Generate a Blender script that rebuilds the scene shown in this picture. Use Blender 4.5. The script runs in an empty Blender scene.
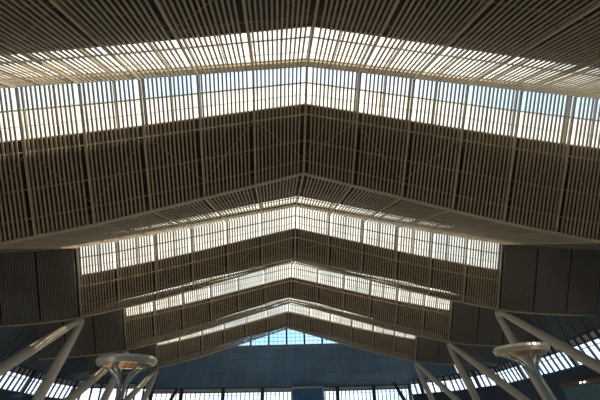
import bpy, bmesh, math, random
from mathutils import Vector, Matrix
random.seed(4)
S=13.5; EYE=1.6
col=bpy.context.scene.collection
def W(x,y,z): return Vector((x*S,y*S,EYE+z*S))
# ------------------------------------------------------------ materials
def mat(name,c,rough=.6,metal=0,noise=0,scale=3,emit=None,es=0,stretch=(1,1,1)):
    m=bpy.data.materials.new(name); m.use_nodes=True; nt=m.node_tree; b=nt.nodes['Principled BSDF']
    b.inputs['Base Color'].default_value=(*c,1); b.inputs['Roughness'].default_value=rough; b.inputs['Metallic'].default_value=metal
    if noise:
        tc=nt.nodes.new('ShaderNodeTexCoord'); mp=nt.nodes.new('ShaderNodeMapping'); mp.inputs['Scale'].default_value=stretch
        n=nt.nodes.new('ShaderNodeTexNoise'); n.inputs['Scale'].default_value=scale; n.inputs['Detail'].default_value=4
        r=nt.nodes.new('ShaderNodeValToRGB')
        r.color_ramp.elements[0].position=.3; r.color_ramp.elements[1].position=.7
        r.color_ramp.elements[0].color=(*[v*(1-noise) for v in c],1); r.color_ramp.elements[1].color=(*[min(1,v*(1+noise)) for v in c],1)
        nt.links.new(tc.outputs['Object'],mp.inputs[0]); nt.links.new(mp.outputs[0],n.inputs['Vector']); nt.links.new(n.outputs['Fac'],r.inputs[0]); nt.links.new(r.outputs[0],b.inputs['Base Color'])
    if emit: b.inputs['Emission Color'].default_value=(*emit,1); b.inputs['Emission Strength'].default_value=es
    return m
M={}
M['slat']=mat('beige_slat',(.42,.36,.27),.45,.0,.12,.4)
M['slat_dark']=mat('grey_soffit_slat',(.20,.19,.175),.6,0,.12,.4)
M['rib']=mat('beige_rib',(.48,.42,.32),.45,0,.1,.5)
M['beam']=mat('painted_beam',(.52,.45,.34),.4,0,.1,.6)
M['deck']=mat('dark_roof_deck',(.045,.04,.035),.8,0,.3,.3)
M['steel']=mat('brown_lattice_steel',(.27,.21,.14),.5,0,.2,1)
M['steel_pale']=mat('pale_brown_lattice_steel',(.46,.37,.27),.5,0,.2,1)
M['column']=mat('grey_column_paint',(.50,.49,.44),.5,0,.06,.5)
M['frame']=mat('skylight_frame',(.30,.27,.22),.5,0,.1,1)
M['soffit']=mat('haze_blue_soffit',(.12,.155,.20),.6,0,.12,.4)  # bluish haze of the lower hall mixed into the soffit colour
M['blue']=mat('haze_blue_end_panel',(.16,.29,.45),.6,0,.18,.25,stretch=(1,1,.3))  # blue haze and bounced sky light put into the panel colour
M['blue_rib']=mat('blue_grey_seam',(.27,.40,.52),.5,0,.1,1)
M['fin']=mat('navy_fin',(.035,.06,.13),.4,.2,.1,1)
M['fascia']=mat('pale_fascia',(.62,.64,.60),.5,0,.2,2)
M['wall']=mat('navy_wall',(.045,.065,.10),.7,0,.15,.4)
M['ring']=mat('grey_ring_metal',(.50,.50,.48),.35,.2,.05,2)
M['ring_in']=mat('warm_ring_lining',(.42,.27,.14),.5,0,.1,2)
M['stem']=mat('blue_grey_stem',(.26,.32,.36),.5,.1,.05,2)
M['floor']=mat('pale_stone_floor',(.66,.62,.54),.35,0,.08,.5)
M['ground']=mat('outside_paving',(.35,.34,.32),.9,0,.1,.3)
M['screen']=mat('blue_screen',(.03,.09,.18),.3,0,.4,1.5,emit=(.05,.16,.30),es=.1)
M['shop']=mat('brown_shop_fascia',(.16,.09,.06),.6,0,.2,2)
M['lamp']=mat('lit_lamp',(1,.9,.85),.4,emit=(1,.85,.8),es=4)
M['front']=mat('lit_shopfront',(.03,.06,.08),.4,0,.6,3,emit=(.15,.4,.42),es=.03)
def glassmat(name,tint,tr,noise):
    m=bpy.data.materials.new(name); m.use_nodes=True; nt=m.node_tree; nt.nodes.clear()
    o=nt.nodes.new('ShaderNodeOutputMaterial'); t=nt.nodes.new('ShaderNodeBsdfTransparent'); d=nt.nodes.new('ShaderNodeBsdfTranslucent')
    g=nt.nodes.new('ShaderNodeBsdfGlossy'); g.inputs['Roughness'].default_value=.1
    mx=nt.nodes.new('ShaderNodeMixShader'); mx.inputs[0].default_value=tr
    m2=nt.nodes.new('ShaderNodeMixShader'); m2.inputs[0].default_value=.04
    tc=nt.nodes.new('ShaderNodeTexCoord'); n=nt.nodes.new('ShaderNodeTexNoise'); n.inputs['Scale'].default_value=.6; n.inputs['Detail'].default_value=5
    r=nt.nodes.new('ShaderNodeValToRGB'); r.color_ramp.elements[0].position=.35; r.color_ramp.elements[1].position=.65
    r.color_ramp.elements[0].color=(*[v*(1-noise) for v in tint],1); r.color_ramp.elements[1].color=(*tint,1)
    L=nt.links.new
    L(tc.outputs['Object'],n.inputs['Vector']); L(n.outputs['Fac'],r.inputs[0]); L(r.outputs[0],t.inputs[0]); L(r.outputs[0],d.inputs[0])
    L(t.outputs[0],mx.inputs[1]); L(d.outputs[0],mx.inputs[2]); L(mx.outputs[0],m2.inputs[1]); L(g.outputs[0],m2.inputs[2]); L(m2.outputs[0],o.inputs[0])
    return m
M['sky_glass']=glassmat('dusty_skylight_glass',(.90,.85,.73),.35,.2)
M['sky_dull']=glassmat('dusty_cream_skylight_glass',(.78,.73,.62),.3,.25)
M['sky_clear']=glassmat('clear_skylight_glass',(.70,.82,.92),.1,.05)
M['gable_glass']=glassmat('pale_blue_gable_glass',(.50,.72,.88),.0,.08)
M['glass']=glassmat('facade_glass',(.86,.94,1.0),.0,.08)
# ------------------------------------------------------------ mesh helpers
class MB:
    def __init__(s): s.v=[]; s.f=[]; s.sm=[]
    def quad(s,*p):
        n=len(s.v); s.v+= [tuple(q) for q in p]; s.f.append(tuple(range(n,n+len(p)))); s.sm.append(False)
    def bar(s,a,b,w,h,up=Vector((0,0,1))):      # box bar between two points, w sideways, h along up
        a=Vector(a); b=Vector(b); d=(b-a).normalized(); x=d.cross(up)
        if x.length<1e-4: x=d.cross(Vector((0,1,0)))
        x.normalize(); z=x.cross(d).normalized(); n=len(s.v)
        for p in (a,b):
            for i,j in ((-1,-1),(1,-1),(1,1),(-1,1)): s.v.append(tuple(p+x*(i*w/2)+z*(j*h/2)))
        for f in ((0,1,5,4),(1,2,6,5),(2,3,7,6),(3,0,4,7),(3,2,1,0),(4,5,6,7)): s.f.append(tuple(n+i for i in f)); s.sm.append(False)
    def tube(s,pts,rad,seg=12,cap=True):
        pts=[Vector(p) for p in pts]; n0=len(s.v); N=len(pts)
        if not isinstance(rad,(list,tuple)): rad=[rad]*N
        ref=None
        for i,p in enumerate(pts):
            d=(pts[min(i+1,N-1)]-pts[max(i-1,0)]).normalized()
            if ref is None: ref=d.orthogonal().normalized()
            ref=(ref-d*ref.dot(d)).normalized(); y=d.cross(ref)
            for k in range(seg):
                a=2*math.pi*k/seg; s.v.append(tuple(p+(ref*math.cos(a)+y*math.sin(a))*rad[i]))
        for i in range(N-1):
            for k in range(seg):
                a=n0+i*seg+k; b=n0+i*seg+(k+1)%seg; s.f.append((a,b,b+seg,a+seg)); s.sm.append(True)
        if cap:
            s.f.append(tuple(n0+k for k in range(seg))[::-1]); s.sm.append(False)
            s.f.append(tuple(n0+(N-1)*seg+k for k in range(seg))); s.sm.append(False)
    def build(s,name,m,parent=None):
        me=bpy.data.meshes.new(name); org=Vector((0,0,0))
        if parent is not None: org=parent.location
        me.from_pydata([tuple(Vector(v)-org) for v in s.v],[],s.f); me.update()
        for p,q in zip(me.polygons,s.sm): p.use_smooth=q
        for mm in (m if isinstance(m,list) else [m]): me.materials.append(mm)
        o=bpy.data.objects.new(name,me); col.objects.link(o)
        if parent is not None: o.parent=parent
        return o
def empty(name,loc,label,cat,group=None,kind=None):
    o=bpy.data.objects.new(name,None); col.objects.link(o); o.location=loc; o.empty_display_size=.5
    return tag(o,label,cat,group,kind)
def tag(o,label,cat,group=None,kind=None):
    o['label']=label; o['category']=cat
    if group: o['group']=group
    if kind: o['kind']=kind
    return o
# ------------------------------------------------------------ roof shape
def lin(x,P):
    for (a,b),(c,d) in zip(P,P[1:]):
        if x<=c: return b+(d-b)*(x-a)/(c-a)
    return P[-1][1]
VP=[(0,0),(.667,-.2),(.91,-.27),(1.24,-.345),(1.333,-.372),(1.65,-.405),(2.1,-.42)]
PP=[(0,0),(.222,-.045),(.667,-.14),(1.333,-.268),(2.1,-.325)]
def prof(x,P):
    x=abs(x); w=min(.14,x*.5)
    return sum(lin(x+w*k/3,P) for k in range(-3,4))/7
# nodes along the hall: depth, height over eye at the centre line, profile, profile scale
NODES=[(-.62,1.02,VP,1),(.10,1.28,PP,.65),(.45,1.03,VP,1),(1.09,1.29,PP,.65),(1.482,1.026,VP,1),(2.213,1.244,PP,1),(2.485,1.0,VP,1),(3.066,1.18,PP,1),(3.353,.952,VP,1),(4.02,1.14,PP,1),(4.283,.931,VP,1),(5.03,1.10,PP,1)]
def nz(i,x):
    n=NODES[i]; return n[1]+prof(x,n[2])*n[3]
def at(i,x,Y,off=0):   # point on the slope between node i and i+1 at depth Y
    y0,y1=NODES[i][0],NODES[i+1][0]; t=(Y-y0)/(y1-y0)
    return W(x,Y,nz(i,x)*(1-t)+nz(i+1,x)*t+off)
PW=1/4.5; NP=9
DOFF=.05
SKY={2:[(.868,1.085)],3:[(1.105,1.245)],4:[(2.03,2.20)],5:[(2.225,2.35)],6:[(2.90,3.06)],7:[(3.07,3.20)],8:[(3.86,4.01)],9:[(4.022,4.16)]}
ORD=['','','nearest','nearest','second','second','third','third','fourth','fourth','rearmost']
win=0; ROOTS={}
for i in range(len(NODES)-1):
    y0,y1=NODES[i][0],NODES[i+1][0]; rising=i%2==0
    if i<2: lab='beige slatted roof slope behind the viewer, '+('rising' if rising else 'falling')
    elif i==10: lab='dark slatted slope rising from the lowest fold to the end gable'
    else: lab='beige slatted ceiling slope '+('rising to' if rising else 'falling away behind')+' the %s ridge of skylights from the viewer'%ORD[i]
    root=empty('ceiling',W(0,(y0+y1)/2,nz(i,0)),lab,'ceiling',kind='structure'); ROOTS[i]=root
    for sgn in (-1,1):
        for p in range(NP):
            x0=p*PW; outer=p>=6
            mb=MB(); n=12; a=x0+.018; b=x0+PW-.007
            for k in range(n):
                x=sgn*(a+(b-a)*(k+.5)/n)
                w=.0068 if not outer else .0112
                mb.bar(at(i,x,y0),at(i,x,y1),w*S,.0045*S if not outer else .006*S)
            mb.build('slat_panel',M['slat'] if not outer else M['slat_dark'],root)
            if p==0 and sgn<0: continue
            rb=MB(); x=sgn*x0
            rb.bar(at(i,x,y0,-.002),at(i,x,y1,-.002),.009*S,.010*S)
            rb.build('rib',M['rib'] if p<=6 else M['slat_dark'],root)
    # opaque deck over the slats, open where the skylights are
    dk=MB(); xs=[k*PW/2 for k in range(-18,19)]
    cuts=SKY.get(i,[])
    for xa,xb in zip(xs,xs[1:]):
        inn=abs(xa+xb)/2<1.333; seg=[]
        if inn and cuts:
            yy=y0
            for c0,c1 in cuts: seg.append((yy,c0)); yy=c1
            seg.append((yy,y1))
        else: seg=[(y0,y1)]
        for c0,c1 in seg: dk.quad(at(i,xa,c0,DOFF),at(i,xb,c0,DOFF),at(i,xb,c1,DOFF),at(i,xa,c1,DOFF))
    dk.build('roof_deck',M['deck'],root)
    for c0,c1 in cuts:
        win+=1
        w=empty('window_%d'%win,W(0,(c0+c1)/2,nz(i,0)+DOFF),'long strip skylight on the %s side of the %s roof ridge from the viewer'%('near' if rising else 'far',ORD[i]),'skylight',kind='structure')
        fr=MB(); mid=c0+(c1-c0)*(.45 if not rising else .3)
        for p in range(-6,6):
            pm=MB(); cm=MB()
            for k in (2*p,2*p+1):
                xa,xb=k*PW/2,(k+1)*PW/2
                for mb,ya,yb in ((cm if i==3 else pm,c0,mid),(pm,mid,c1)):
                    mb.quad(at(i,xa,ya,DOFF),at(i,xb,ya,DOFF),at(i,xb,yb,DOFF),at(i,xa,yb,DOFF))
                for Y,h in ((c0,.006),(mid,.005),(c0+(c1-c0)*.75,.002),(c1,.006)):
                    fr.bar(at(i,xa,Y,DOFF-.004),at(i,xb,Y,DOFF-.004),h*S,h*S)
            if cm.v:
                n=len(cm.f); cm.f+=[tuple(v+len(cm.v) for v in f) for f in pm.f]; cm.v+=pm.v; cm.sm+=pm.sm
                o=cm.build('pane',[M['sky_clear'],M['sky_glass']],w)
                for q in o.data.polygons: q.material_index=0 if q.index<n else 1
            else: pm.build('pane',M['sky_glass'] if i<4 else M['sky_dull'],w)
        for k in range(-12,13):
            x=k*PW/2; fr.bar(at(i,x,c0,DOFF-.004),at(i,x,c1,DOFF-.004),(.006 if k%2==0 else .003)*S,.008*S)
        fr.build('window_frame',M['frame'],w)
# skylights reach the columns only: 12 panels wide
# ------------------------------------------------------------ lattice trusses over the slats
TR={2:[.6,.78],3:[1.262,1.36,1.44],4:[1.62,1.82],5:[2.375,2.45],6:[2.65,2.8],7:[3.20,3.30],8:[3.5,3.68],9:[4.14,4.23],10:[4.45,4.7]}
for i,ys in TR.items():
    rising=i%2==0
    t=ROOTS[i]
    for Y in ys:
        pale=(not rising and i>3 and Y==ys[0]); m=MB()
        for k in range(-12,12):
            m.bar(at(i,k*PW/2,Y,.014),at(i,(k+1)*PW/2,Y,.014),(.009 if pale else .005)*S,.005*S)
        m.build('purlin',M['steel_pale'] if pale else M['steel'],t)
    m=MB(); ya,yb=ys[0],ys[-1]
    for k in range(-6,6):
        a,b=(ya,yb) if k%2 else (yb,ya)
        m.bar(at(i,k*PW,a,.022),at(i,(k+1)*PW,b,.022),.0035*S,.0035*S)
        if not rising: m.bar(at(i,k*PW,a,.03),at(i,(k+.5)*PW,b,.03),.002*S,.002*S)
    m.build('diagonal_brace',M['steel'],t)
# folds: round edge beams along the valleys, box beams at the ridges
tn=0
for i in range(1,len(NODES)-1):
    tn+=1; Y=NODES[i][0]; m=MB(); val=i%2==0
    xs=[k*PW/2 for k in range(-18,19)]
    if val: m.tube([W(x,Y,nz(i,x)-.005) for x in xs],.0068*S,8)
    else:
        for a,b in zip(xs[6:-6],xs[7:-5]): m.bar(W(a,Y,nz(i,a)+.022),W(b,Y,nz(i,b)+.022),(.03 if i==3 else .012)*S,.008*S)
    o=m.build('trim_%d'%tn,M['beam'] if val else M['rib'])
    k=i//2
    tag(o,('pale round edge beam along the %s downward fold of the ceiling'%['','rear','nearest','second','third','farthest'][k]) if val else ('flat beam along the %s upward fold of the ceiling'%['rear','nearest','second','third','fourth','fifth'][k]),'beam',kind='structure')
# ------------------------------------------------------------ facades
PLAN_R=[(2.02,-.6),(2.02,2.55),(2.15,3.3),(2.29,4.47),(2.07,5.22),(1.66,5.65)]
PLAN_E=[(1.66,5.65),(.9,5.66),(.18,5.56),(-1.06,5.32),(-1.6,5.15)]
PLAN_L=[(-1.6,5.15),(-2.26,4.82),(-2.29,4.17),(-2.19,3.31),(-2.1,2.4),(-2.1,-.6)]
ZT=.45; GD=.125
def outn(a,b):
    d=Vector((b[0]-a[0],b[1]-a[1],0)).normalized(); n=Vector((d.y,-d.x,0))
    c=Vector(((a[0]+b[0])/2-0,(a[1]+b[1])/2-2.5,0))
    return n if n.dot(c)>0 else -n
def resample(P,step):
    out=[]
    for a,b in zip(P,P[1:]):
        L=math.dist(a,b); n=max(1,round(L/step))
        for k in range(n): out.append((a[0]+(b[0]-a[0])*k/n,a[1]+(b[1]-a[1])*k/n))
    out.append(P[-1]); return out
def facade(P,lean,step,pier,gd,lab,g0,wname,wlab):
    global win
    win+=1
    FW=.020 if lean>.2 else .010
    root=empty('window_%d'%win,W(P[0][0],P[0][1],ZT),lab,'window',kind='structure')
    Q=resample(P,step); R=[]
    for k,q in enumerate(Q):
        a=Q[max(0,k-1)]; b=Q[min(len(Q)-1,k+1)]; R.append((q,outn(a,b)))
    def pt(k,d):
        (x,y),n=R[k]; return W(x+n.x*lean*d,y+n.y*lean*d,ZT-d)
    gl=MB(); fin=MB(); rail=MB(); fas=MB(); wl=MB()
    for k in range(len(R)-1):
        gl.quad(pt(k,g0),pt(k+1,g0),pt(k+1,gd),pt(k,gd))
        n=R[k][1]
        for d,h in ((g0,.008),(gd,.012),(g0-.05,.012)):
            rail.bar(pt(k,d),pt(k+1,d),.012*S,h*S)
        rail.bar(pt(k,g0+.03),pt(k+1,g0+.03),.006*S,.004*S)
        fas.quad(pt(k,g0-.052)+n*.05,pt(k+1,g0-.052)+n*.05,pt(k+1,g0)+n*.05,pt(k,g0)+n*.05)
        e=1.6/S+ZT
        A,B=pt(k,gd),pt(k+1,gd); wl.quad(A,B,Vector((B.x,B.y,0)),Vector((A.x,A.y,0)))
    for k in range(len(R)):
        n=R[k][1]
        if k%pier: fin.bar(pt(k,g0-.05 if lean>.2 else g0)-n*.08,pt(k,gd)-n*.08,FW*S,.010*S,up=n)
    gl.build('pane',M['glass'],root); fin.build('mullion',M['fin'],root); rail.build('rail',M['fin'],root); fas.build('fascia',M['fascia'],root)
    for k in range(0,len(R),pier):
        n=R[k][1]; m=MB(); m.bar(pt(k,g0-.05)-n*.1,pt(k,gd)-n*.1,.045*S,.02*S,up=n); m.build('pier',M['wall'],root)
    o=wl.build(wname,M['wall']); tag(o,wlab,'wall',kind='structure')
    return [pt(k,g0-.052) for k in range(len(R))]
eR=facade(PLAN_R,.35,.09,10,GD,'outward-leaning strip of tall narrow panes along the right side of the hall',0.0,'wall_right','dark navy wall below the right-hand window strip')
eE=facade(PLAN_E,.15,.055,9,.30,'low strip of windows across the far end of the hall',0.05,'wall_end','dark wall below the end window strip')
eL=facade(PLAN_L,.35,.09,10,GD,'outward-leaning strip of tall narrow panes along the left side of the hall',0.0,'wall_left','dark navy wall below the left-hand window strip')
# eaves: from the zigzag roof edge down to the window heads
def side(sgn,edge,name,lab):
    pts=[Vector(p) for p in edge]; m=MB()
    ys=[NODES[0][0]]
    for i in range(len(NODES)-1):
        a,b=NODES[i][0],NODES[i+1][0]
        for k in range(1,5): ys.append(a+(b-a)*k/4)
    def ed(Y):
        y=Y*S; best=None
        for a,b in zip(pts,pts[1:]):
            lo,hi=min(a.y,b.y),max(a.y,b.y)
            if lo<=y<=hi and (hi-lo)>1e-6:
                t=(y-a.y)/(b.y-a.y); return a.lerp(b,t)
        return min(pts,key=lambda q:abs(q.y-y))
    def rf(Y):
        for i in range(len(NODES)-1):
            if NODES[i][0]<=Y<=NODES[i+1][0]+1e-9: return at(i,sgn*2.0,Y,DOFF)
    for a,b in zip(ys,ys[1:]): m.quad(rf(a),rf(b),ed(b),ed(a)); m.bar(rf(a)-Vector((sgn*.04,0,.04)),ed(a)-Vector((sgn*.04,0,.04)),.1,.06)
    tag(m.build(name,M['soffit']),lab,'soffit',kind='structure'); return rf(ys[-1])
cR=side(1,eR,'trim_20','dark eave soffit above the right-hand windows')
cL=side(-1,eL,'trim_21','dark eave soffit above the left-hand windows')
# end gable: glazed triangle over a sill, haze-tinted blue-grey panelled apron sloping down to the end windows
GY=5.03; SILL=.884
end=[p for p in eR if p.y>GY*S-.3]+eE+[p for p in eL if p.y>GY*S-6 and p.y>4.8*S]
def topz(x): return nz(11,x)
xs=[2.0-k*PW/2 for k in range(37)]
def Tp(x): return W(x,GY,min(SILL,topz(x)+.004))
# match the upper line to the lower line by arc length
def arc(P):
    L=[0]
    for a,b in zip(P,P[1:]): L.append(L[-1]+(b-a).length)
    return [l/L[-1] for l in L]
def sample(P,A,t):
    for k in range(len(P)-1):
        if A[k+1]>=t-1e-9: 
            u=(t-A[k])/max(1e-9,A[k+1]-A[k]); return P[k].lerp(P[k+1],u)
    return P[-1]
up=[Tp(x) for x in xs]; AU=arc(up); AE=arc(end)
low=[sample(end,AE,t) for t in AU]
root=empty('wall_far',W(0,GY,.8),'haze-tinted blue-grey panelled apron wall under the gable window','wall',kind='structure')
m=MB(); sb=MB(); tr=MB()
for k in range(36):
    m.quad(up[k],up[k+1],low[k+1],low[k])
for k in range(0,37,2):
    sb.bar(up[k]+Vector((0,-.1,0)),low[k]+Vector((0,-.1,0)),.008*S,.008*S)
for t in (.33,.66):
    for k in range(36):
        sb.bar(up[k].lerp(low[k],t)+Vector((0,-.1,0)),up[k+1].lerp(low[k+1],t)+Vector((0,-.1,0)),.005*S,.005*S)
fs=MB()
for k in range(36):
    for q in range(1,6):
        t=q/6
        fs.bar(up[k].lerp(up[k+1],t)+Vector((0,-.05,0)),low[k].lerp(low[k+1],t)+Vector((0,-.05,0)),.006*S,.004*S)
m.build('panel',M['blue'],root); sb.build('seam',M['blue_rib'],root); fs.build('slat_panel',M['blue'],root)
m=MB(); m.bar(W(-1.2,GY,SILL-.012),W(1.2,GY,SILL-.012),.05*S,.03*S); m.build('sill',M['blue_rib'],root)
win+=1
root=empty('window_%d'%win,W(0,GY,SILL),'triangular gable window of five pale blue lights at the far end','window',kind='structure')
gx=[k*PW/4 for k in range(-24,25)]
m=MB()
for a,b in zip(gx,gx[1:]):
    za,zb=max(SILL,topz(a)),max(SILL,topz(b))
    if za>SILL or zb>SILL: m.quad(W(a,GY,SILL),W(b,GY,SILL),W(b,GY,zb),W(a,GY,za))
m.build('pane',M['gable_glass'],root)
m=MB()
for a,b in zip(gx,gx[1:]): m.quad(W(a,GY,topz(a)),W(b,GY,topz(b)),W(b,GY,topz(b)+.06),W(a,GY,topz(a)+.06))
m.build('head',M['deck'],root)
m=MB(); m2=MB()
for k in range(-5,6):
    x=k*PW; m.bar(W(x,GY-.01,SILL),W(x,GY-.01,topz(x)+.04),.022*S,.02*S,up=Vector((0,1,0)))
for k in range(-20,21):
    x=k*PW/4
    if k%4: m2.bar(W(x,GY-.005,SILL),W(x,GY-.005,max(SILL+.01,topz(x)+.04)),.0035*S,.006*S,up=Vector((0,1,0)))
for z in (.045,.09,.135,.18,.225): m2.bar(W(-1.1+z*3.6,GY-.005,SILL+z),W(1.1-z*3.6,GY-.005,SILL+z),.004*S,.0035*S)
m.build('mullion',M['fin'],root); m2.build('glazing_bar',M['fin'],root)
# ------------------------------------------------------------ V-shaped columns
COL=[(6,'nearest and largest'),(8,'middle'),(10,'farthest and smallest')]
for ni,nm in COL:
    for sgn in (-1,1):
        Y=NODES[ni][0]; zt=nz(ni,1.333)-.018; T=W(sgn*1.333,Y,zt)
        dz=zt+EYE/S
        base=W(sgn*(1.333+.42*dz),Y-.45*dz,-EYE/S)
        r=empty('branching_strut',base,'%s pale grey V-shaped column with tapered legs on the %s side'%(nm,'left' if sgn<0 else 'right'),'strut','V-shaped roof struts along both sides')
        for (dx,dy) in ((.5,-1.05),(.35,.1)):
            m=MB(); B=W(sgn*(1.333+dx*dz),Y+dy*dz,-EYE/S); n=14; pts=[];rr=[]
            T2=T+Vector((0,(-.25 if dy<0 else .25),-.1))
            for k in range(n+1):
                t=k/n; pts.append(T2.lerp(B,t)); rr.append(.16+.22*math.sin(math.pi*min(1,t*.95+.06))**.7)
            m.tube(pts,rr,16); m.build('leg',M['column'],r)
        m=MB(); m.tube([T+Vector((0,0,.1)),T+Vector((0,0,-.15)),T+Vector((0,0,-.5))],[.20,.28,.24],14); m.build('node',M['column'],r)
# column at the gable wall, right and left
for sgn in (-1,1):
    T=W(sgn*1.30,5.1,.43); B=W(sgn*1.55,5.0,-EYE/S)
    m=MB(); m.tube([T.lerp(B,k/8) for k in range(9)],[.2+.14*math.sin(math.pi*k/8) for k in range(9)],12)
    tag(m.build('slanted_strut',M['fin']),'dark slanted strut before the far %s windows'%('left' if sgn<0 else 'right'),'strut')
# ------------------------------------------------------------ ring uplights
def ring_lamp(cx,cy,cz,bx,by,lab):
    C=W(cx,cy,cz); base=Vector((bx*S,by*S,0))
    r=empty('ring_lamp_post',base,lab,'lamp','ring lamps on curved stems'); R=.087*S; h=.021*S
    m=MB(); N=64
    def loopz(rad,z): return [C+Vector((rad*math.cos(2*math.pi*k/N),rad*math.sin(2*math.pi*k/N),z)) for k in range(N)]
    def band(mb,A,B):
        for k in range(N): mb.quad(A[k],A[(k+1)%N],B[(k+1)%N],B[k])
        for q in range(1,N+1): mb.sm[-q]=True
    a=loopz(R*.93,h/2); b=loopz(R,0.02); c=loopz(R*.93,-h/2); d=loopz(R*.80,-h/2); e=loopz(R*.80,h/2)
    band(m,a,b); band(m,b,c); band(m,c,d); band(m,e,a)
    m.build('ring',M['ring'],r)
    m=MB(); band(m,[p*1 for p in loopz(R*.795,-h/2)],[p*1 for p in loopz(R*.795,h/2)]); m.build('lining',M['ring_in'],r)
    J=C.lerp(base,.30)
    for k in range(6):
        an=2*math.pi*(k+.35)/6; o=Vector((math.cos(an),math.sin(an),0)); pts=[]
        st=C+o*R*.84+Vector((0,0,-h*.4)); P1=C+o*R*.35+(J-C)*.30; P2=J+o*.10; 
        for q in range(11):
            t=q/10; pts.append(st*(1-t)**3+P1*3*t*(1-t)**2+(C+o*.12+(J-C)*.5)*3*t*t*(1-t)+P2*t**3)
        pts.append(base+o*.16)
        m=MB(); m.tube(pts,[.055]*11+[.07],8); m.build('stem',M['stem'],r)
    m=MB(); m.tube([J,J.lerp(base,.5),base],[.10,.12,.16],12); m.build('pole',M['stem'],r)
    m=MB(); m.tube([base+Vector((0,0,0)),base+Vector((0,0,.12))],.5,24); m.build('base_plate',M['stem'],r)
ring_lamp(-.578,1.27,.187,-.585,1.265,'round lamp ring on curved stems beside the left-hand columns')
ring_lamp(.683,1.312,.197,.77,1.28,'round lamp ring overlapping the right-hand V-shaped column')
# ------------------------------------------------------------ small things low in the view
r=empty('display_board',W(.155,5.44,.36),'small blue display board in a pale frame under the end windows','display')
def boxb(mb,x0,x1,y0,y1,z0,z1):
    P=[W(x,y,z) for x in (x0,x1) for y in (y0,y1) for z in (z0,z1)]; n=len(mb.v); mb.v+=[tuple(p) for p in P]
    for f in ((0,1,3,2),(4,6,7,5),(0,4,5,1),(2,3,7,6),(0,2,6,4),(1,5,7,3)): mb.f.append(tuple(n+i for i in f)); mb.sm.append(False)
DX0,DX1=.075,.46
m=MB(); boxb(m,DX0,DX1,5.44,5.46,.28,.425); m.build('screen',M['screen'],r)
m=MB()
for q in ((DX0-.02,DX0,.26,.445),(DX1,DX1+.02,.26,.445),(DX0-.02,DX1+.02,.425,.445),(DX0-.02,DX1+.02,.26,.28)): boxb(m,q[0],q[1],5.43,5.47,q[2],q[3])
m.build('frame',M['fascia'],r)
for px in (DX0+.03,DX1-.05):
    m=MB(); boxb(m,px,px+.02,5.445,5.465,-EYE/S,.27); m.build('post',M['fin'],r)
r=empty('shop_unit',W(1.97,2.75,-EYE/S),'brown-fronted shop unit with small lamps below the right-hand windows','shop')
m=MB(); boxb(m,1.93,2.01,2.3,3.0,.185,.21); m.build('fascia',M['shop'],r)
m=MB(); boxb(m,1.95,2.01,2.3,3.0,-EYE/S,.185); m.build('shopfront',M['front'],r)
for yy in (2.45,2.5,2.72,2.76):
    m=MB(); m.tube([W(1.928,yy,.20),W(1.918,yy,.195)],.06,10); m.build('lamp',M['lamp'],r)
r=empty('direction_sign',W(-1.95,2.9,-EYE/S),'dim blue sign board low beside the left-hand windows','sign')
m=MB(); boxb(m,-1.98,-1.91,3.10,3.12,.243,.262); m.build('panel',M['screen'],r)
m=MB(); boxb(m,-1.965,-1.955,3.112,3.122,-EYE/S,.243); m.build('post',M['fin'],r)
m=MB(); m.quad(W(-2.2,-.6,-EYE/S),W(2.2,-.6,-EYE/S),W(2.2,-.6,1.1),W(-2.2,-.6,1.1)); tag(m.build('wall_light_block',M['floor']),'added pale wall behind the viewer, shutting out sky light','wall',kind='structure')  # unseen wall, added to hold back sky light from the rear
# ------------------------------------------------------------ floor and outside
m=MB(); m.quad(W(-2.6,-1.2,-EYE/S),W(2.6,-1.2,-EYE/S),W(2.6,6.0,-EYE/S),W(-2.6,6.0,-EYE/S)); tag(m.build('floor',M['floor']),'pale stone concourse floor','floor',kind='structure')
m=MB(); m.quad(Vector((-400,-400,-.05)),Vector((400,-400,-.05)),Vector((400,400,-.05)),Vector((-400,400,-.05))); tag(m.build('ground',M['ground']),'grey paving outside the hall','ground',kind='structure')
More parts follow.
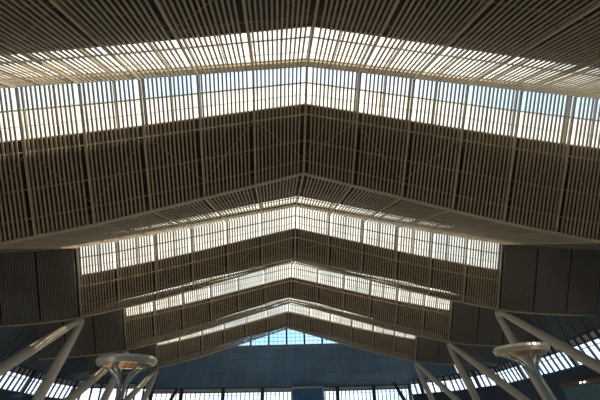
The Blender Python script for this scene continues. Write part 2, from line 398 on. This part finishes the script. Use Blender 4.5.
# ------------------------------------------------------------ light
w=bpy.data.worlds.new('sky'); bpy.context.scene.world=w; w.use_nodes=True; nt=w.node_tree; bg=nt.nodes['Background']
tc=nt.nodes.new('ShaderNodeTexCoord'); n=nt.nodes.new('ShaderNodeTexNoise'); n.inputs['Scale'].default_value=3; n.inputs['Detail'].default_value=5
rp=nt.nodes.new('ShaderNodeValToRGB'); rp.color_ramp.elements[0].position=.38; rp.color_ramp.elements[1].position=.6
rp.color_ramp.elements[0].color=(.62,.80,1,1); rp.color_ramp.elements[1].color=(1,.99,.96,1)
nt.links.new(tc.outputs['Generated'],n.inputs['Vector']); nt.links.new(n.outputs['Fac'],rp.inputs[0]); nt.links.new(rp.outputs[0],bg.inputs[0])
bg.inputs[1].default_value=1.9
sun=bpy.data.lights.new('sun','SUN'); sun.energy=9; sun.color=(1,.86,.68); sun.angle=.009
so=bpy.data.objects.new('sun',sun); col.objects.link(so); so.rotation_euler=Vector((.6,-.35,1)).to_track_quat('Z','Y').to_euler()
for (x,y,e) in ((-.9,.9,1),(.9,.9,1),(-.9,2.3,1),(.9,2.3,1),(-.8,3.6,1.2),(.8,3.6,1.2),(0,4.6,1)):  # fill lamps below the view, added to brighten the hall interior
    l=bpy.data.lights.new('added_fill_light','POINT'); l.energy=170*e; l.color=(1,.92,.80) if y<3 else (.9,.95,1); l.shadow_soft_size=.8
    o=bpy.data.objects.new('added_fill_light',l); col.objects.link(o); o.location=(x*S,y*S,1.3)
# ------------------------------------------------------------ camera
pi,ya,ro=[math.radians(v) for v in (30.582,4.132,-2.173)]
fw=Vector((math.sin(ya)*math.cos(pi),math.cos(ya)*math.cos(pi),math.sin(pi)))
r0=Vector((math.cos(ya),-math.sin(ya),0)); u0=r0.cross(fw)
rr=r0*math.cos(ro)+u0*math.sin(ro); uu=-r0*math.sin(ro)+u0*math.cos(ro)
cam=bpy.data.cameras.new('camera'); co=bpy.data.objects.new('camera',cam); col.objects.link(co)
cam.sensor_width=36; cam.lens=36*384.099/600; cam.clip_end=2000
mw=Matrix((rr,uu,-fw)).transposed().to_4x4(); mw.translation=W(-.129,0,0); co.matrix_world=mw
sc=bpy.context.scene; sc.camera=co
sc.view_settings.view_transform='Standard'; sc.view_settings.exposure=0
sc.cycles.max_bounces=8; sc.cycles.diffuse_bounces=5; sc.cycles.transparent_max_bounces=16
